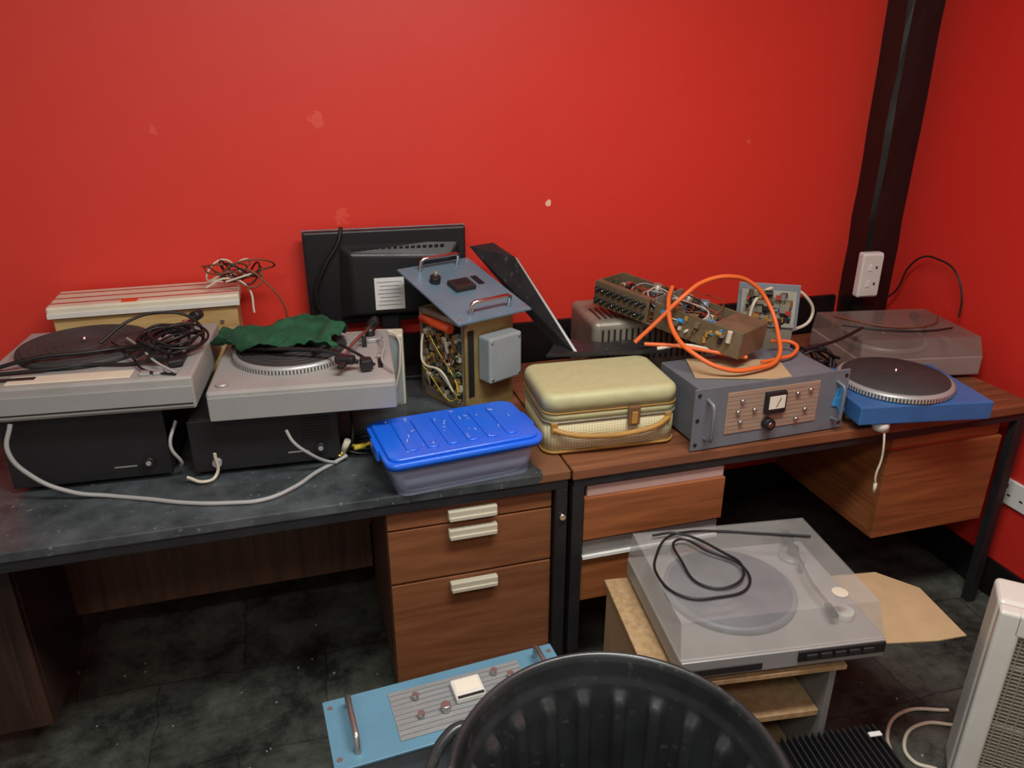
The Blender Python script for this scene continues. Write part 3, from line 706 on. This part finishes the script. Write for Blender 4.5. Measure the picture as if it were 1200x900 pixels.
g=G('grey_mains_cable')
g.tube('run',[(-.64,1.785,.93),(-.655,1.775,.87),(-.62,1.775,.80),(-.55,1.77,.752),(-.47,1.755,.737),(-.38,1.715,.736),(-.292,1.672,.736),(-.20,1.645,.736),(-.122,1.638,.736),(-.05,1.68,.736),(0,1.735,.736),(.05,1.775,.737),(.08,1.787,.745)],.0052,CABG)
g.tube('branch',[(-.058,1.735,.86),(-.045,1.73,.83),(-.01,1.735,.79),(.03,1.76,.75),(.053,1.77,.738)],.004,CABG)
g.tube('white_branch',[(-.30,1.78,.745),(-.26,1.76,.738),(-.235,1.78,.74),(-.23,1.78,.80)],.004,CABW)
g=G('phono_lead')
g.tube('yellow_lead',[(.06,1.78,.75),(.09,1.80,.765),(.12,1.80,.76),(.15,1.79,.775)],.004,YEL)
g.cyl('yellow_plug',(.115,1.795,.762),.007,.03,YEL,rot=(0,90,10),seg=14)
g.cyl('cream_plug',(.078,1.785,.772),.008,.045,CABW,rot=(20,20,0),seg=14)
for k in range(5): rndcable(g,'strand_%d'%k,(.13,1.84,.737),(.07,.05),7,.003,CABB,400+k,0,.03)

# ------------------------------------------------------------ floor: pale blue rack unit
g=G('rack_amplifier_module',(.215,1.165,0),rz=4)
g.box('faceplate',(0,0,.482),(.495,.175,.006),LBLUE,.001)
g.box('chassis',(0,0,.24),(.43,.155,.476),GREYM,.003)
g.box('engraved_plate',(.02,0,.4862),(.28,.125,.0025),M('grey_striped_plate',(140,142,142),.45,var=.25,stretch=(1,22,1)),.0005)
for i in range(9): g.box('plate_line',(.02,-.052+.013*i,.4878),(.276,.0012,.001),GREYM)
for x in (-.20,.20):
    g.tube('handle',[(x,-.06,.484),(x,-.055,.515),(x,-.045,.52),(x,.045,.52),(x,.055,.515),(x,.06,.484)],.006,SCREWM,smooth=False)
g.box('meter_housing',(.035,.012,.495),(.062,.055,.016),OFFW,.004); g.box('meter_face',(.035,.016,.5035),(.05,.032,.001),GLASS); g.box('meter_base',(.035,-.012,.5035),(.055,.006,.001),DARKLAM)
for (x,y) in [(-.07,.03),(-.07,-.02),(.10,.04),(.13,.02),(.10,-.02),(.14,-.03)]:
    g.cyl('switch',(x,y,.494),.007,.012,SCREWM,seg=14)
g.cyl('knob',(-.02,-.02,.496),.010,.016,SCREWM,seg=24,bev=.002)
for x in (-.235,.235):
    for y in (-.065,.065): g.cyl('screw',(x,y,.486),.005,.003,SCREWM,seg=12)

# ------------------------------------------------------------ black bin
g=G('plastic_dustbin',(.41,.80,0))
def binwall(name,inner):
    bm=bmesh.new(); seg=352; nz=70; rings=[]
    H=.62
    for k in range(nz+1):
        z=.02+(H-.02)*k/nz; t=z/H; ring=[]
        for i in range(seg):
            th=2*math.pi*i/seg
            r=.205+.055*t-(.004 if inner else 0)
            c=math.cos(th*22); c=max(0,min(1,(c-.10)/.45)); c=c*c*(3-2*c)
            top=.565-.012*(1-c)
            win=max(0,min(1,(z-.09)/.02))*max(0,min(1,(top-z)/.02)); win=win*win*(3-2*win)
            r-=.018*win*c
            if z>.585: r+=.004
            ring.append(bm.verts.new((r*math.cos(th),r*math.sin(th),z)))
        rings.append(ring)
    for a,b in zip(rings,rings[1:]):
        for i in range(seg): bm.faces.new((a[i],a[(i+1)%seg],b[(i+1)%seg],b[i]))
    bm.faces.new(list(reversed(rings[0])))
    return meshobj(name,bm,BLKSHINY,g.e,True)
binwall('body_outer',False); binwall('body_inner',True)
g.lathe('rim',[(.260,.612),(.262,.630),(.266,.636),(.272,.635),(.276,.628),(.276,.600),(.270,.598),(.266,.606)],BLKSHINY,seg=96)
g.lathe('outer_band',[(.262,.56),(.268,.556),(.268,.548),(.261,.545)],BLKSHINY,seg=96)
g.lathe('foot_ring',[(.200,.0),(.208,.0),(.210,.03),(.205,.035)],BLKSHINY,seg=64)
for s_,aa in ((-1,152),(1,-28)):
    a=R(aa); ca,sa=math.cos(a),math.sin(a)
    def P(rad,tan,z): return (ca*rad-sa*tan,sa*rad+ca*tan,z)
    g.tube('handle',[P(.262,-.085,.585),P(.285,-.08,.585),P(.305,-.05,.582),P(.312,0,.58),P(.305,.05,.582),P(.285,.08,.585),P(.262,.085,.585)],.011,BLKSHINY)
    g.tube('handle_mount',[P(.268,-.09,.56),P(.272,0,.555),P(.268,.09,.56)],.008,BLKSHINY)

# ------------------------------------------------------------ cabinet with covered record deck
g=G('chipboard_cabinet',(.905,1.315,0),rz=-7)
w,d,h=.45,.37,.405
g.box('left_side',(-w/2+.008,0,h/2),(.016,d,h-.02),CARD,.001)
g.box('right_side',(w/2-.02,0,h/2),(.016,d,h-.02),GREYRAIL,.001)
g.box('back',(0,d/2-.004,h/2),(w-.05,.006,h-.02),CHIP)
g.box('shelf',(-.005,0,.255),(w-.05,d-.02,.016),CHIP,.001)
g.box('bottom',(-.005,0,.06),(w-.05,d-.02,.016),CHIP,.001)
g.box('top_board',(.0,.0,h),(w+.01,d+.02,.012),CHIP,.001)
g=G('cardboard_sheet',(1.24,1.25,.4135),rz=-7)
g.poly('sheet',[(-.25,-.10,0),(.14,-.135,0),(.22,-.13,0),(.225,.05,0),(.15,.13,0),(-.25,.14,0)],[(0,1,2,3,4,5)],CARD,thick=.003)

g=G('record_deck_with_dust_cover',(.975,1.307,.4155),rz=-7)
feet(g,.45,.36,.01)
g.box('plinth',(0,0,.036),(.485,.385,.052),SILVERW,.005)
g.box('front_panel',(0,-.195,.036),(.481,.006,.046),SILVER,.002)
g.box('label_panel',(-.14,-.199,.028),(.175,.003,.018),DARKLAM,.001)
g.box('control_panel',(.135,-.200,.042),(.21,.006,.028),BLK,.002)
for i in range(5): g.box('button',(.06+.034*i,-.205,.042),(.026,.006,.014),DARKLAM,.002)
g.lathe('platter',[(.001,0),(.158,0),(.158,.012),(.152,.016),(.001,.016)],GREYM,(-.04,.015,.063))
g.lathe('mat',[(.001,.019),(.050,.019),(.052,.017),(.100,.019),(.102,.017),(.145,.019),(.147,.016)],M('slate_mat',(72,80,96),.5,var=.1),(-.04,.015,.063))
tonearm(g,.18,.12,.062,.15,-.10)
g.cyl('arm_dial',(.185,-.115,.072),.022,.02,OFFW,seg=24,bev=.002)
cover(g,.48,.38,.063,.137,SMOKE,slope=.03)
for x in (-.15,.15): g.box('hinge',(x,.197,.065),(.04,.016,.03),BLK,.002)
g.cyl('sticker',(.16,-.12,.1395),.018,.001,CABW,seg=24)
g=G('black_mains_lead')
zt=.559
g.tube('coil',[(1.19,1.375,zt),(1.08,1.42,zt),(.98,1.46,zt),(.893,1.475,zt+.004),(.83,1.46,zt+.008),(.785,1.42,zt),(.745,1.34,zt),(.765,1.25,zt),(.84,1.225,zt),(.926,1.24,zt),(.95,1.30,zt+.006),(.90,1.38,zt+.008),(.85,1.44,zt+.012),(.82,1.36,zt+.006),(.83,1.27,zt),(.90,1.25,zt+.006),(.945,1.30,zt+.012),(.93,1.36,zt+.012),(.86,1.47,zt+.01),(.80,1.48,zt+.008)],.0033,CABB)

g=G('black_power_amplifier',(1.06,1.01,0),rz=-7)
g.box('case',(0,0,.115),(.25,.13,.23),BLK,.004)
for i in range(16): g.box('heatsink_fin',(-.112+.015*i,0,.241),(.004,.12,.022),BLKMET,.0005)
g.box('front_fin_plate',(0,-.069,.12),(.24,.008,.2),BLKMET,.002)
g.box('paper_scrap',(.10,.03,.254),(.03,.012,.004),WHITE,.001)

# ------------------------------------------------------------ heater
g=G('electric_heater',(1.395,1.0,0),rz=-42)
W,D,H=.46,.13,.575
g.box('back_shell',(W/2,D/2+.02,H/2+.02),(W,D-.03,H-.04),OFFW,.012,seg=3)
g.box('frame_left',(.024,.012,H/2+.01),(.048,.035,H-.02),OFFW,.008,seg=3)
g.box('frame_right',(W-.024,.012,H/2+.01),(.048,.035,H-.02),OFFW,.008,seg=3)
g.box('frame_top',(W/2,.012,H-.03),(W-.06,.035,.06),OFFW,.008,seg=3)
g.box('frame_bottom',(W/2,.012,.07),(W-.06,.035,.10),OFFW,.008,seg=3)
g.box('reflector',(W/2,.033,H/2+.02),(W-.09,.004,H-.17),HBACK)
for i in range(40):
    z=.13+.0102*i
    if z<H-.06: g.box('grille_wire_h',(W/2,.004,z),(W-.09,.0025,.0022),GRILLE)
for i in range(20):
    g.box('grille_wire_v',(.055+.0185*i,.002,H/2+.02),(.002,.0025,H-.17),GRILLE)
for z in (.25,.42): g.cyl('element',(W/2,.022,z),.007,W-.10,OFFW,rot=(0,90,0),seg=12)
for x in (.07,W-.07): g.box('foot',(x,.06,.012),(.04,.20,.024),OFFW,.005)
g=G('white_floor_cable')
g.tube('run',[(1.60,1.17,.006),(1.52,1.20,.006),(1.43,1.17,.006),(1.40,1.11,.006),(1.44,1.07,.006)],.005,CABW)
g.tube('run_b',[(1.62,1.22,.006),(1.50,1.25,.006),(1.40,1.20,.006),(1.36,1.12,.006),(1.35,1.03,.006),(1.31,.95,.006)],.005,CABW)

g=G('floor_debris')
bm=bmesh.new(); rnd=random.Random(55)
for i in range(70):
    x=rnd.uniform(-.8,1.9); y=rnd.uniform(1.0,2.1); s_=rnd.uniform(.002,.005)
    L2=bmesh.ops.create_cube(bm,size=s_); bmesh.ops.transform(bm,matrix=Matrix.Translation((x,y,s_*.3))@Matrix.Rotation(rnd.uniform(0,3),4,'Z'),verts=L2['verts'])
meshobj('crumbs',bm,CABG,g.e)

# ------------------------------------------------------------ lights, world, camera
def area(n,loc,size,sy,power,col,rot=(0,0,0)):
    l=bpy.data.lights.new(n,'AREA'); l.shape='RECTANGLE'; l.size=size; l.size_y=sy; l.energy=power; l.color=col
    o=link(bpy.data.objects.new(n,l)); o.location=loc; o.rotation_euler=[R(a) for a in rot]; return o
area('ceiling_strip_light',(.6,.70,2.62),1.3,.35,52,(.98,.98,.93))
area('rear_fill_light',(-.6,-.5,2.62),1.3,.35,24,(.98,.98,.93))  # added weaker fill light behind the camera, not a known fitting
w=bpy.data.worlds.new('World'); sc.world=w; w.use_nodes=True
w.node_tree.nodes['Background'].inputs[0].default_value=(.5,.5,.5,1); w.node_tree.nodes['Background'].inputs[1].default_value=.15

cd=bpy.data.cameras.new('Camera'); cam=link(bpy.data.objects.new('Camera',cd))
cam.location=(0,0,1.67); cam.rotation_euler=(R(90-22.7),0,R(-16.2))
cd.sensor_width=36; cd.lens=27; cd.clip_start=.02
sc.camera=cam
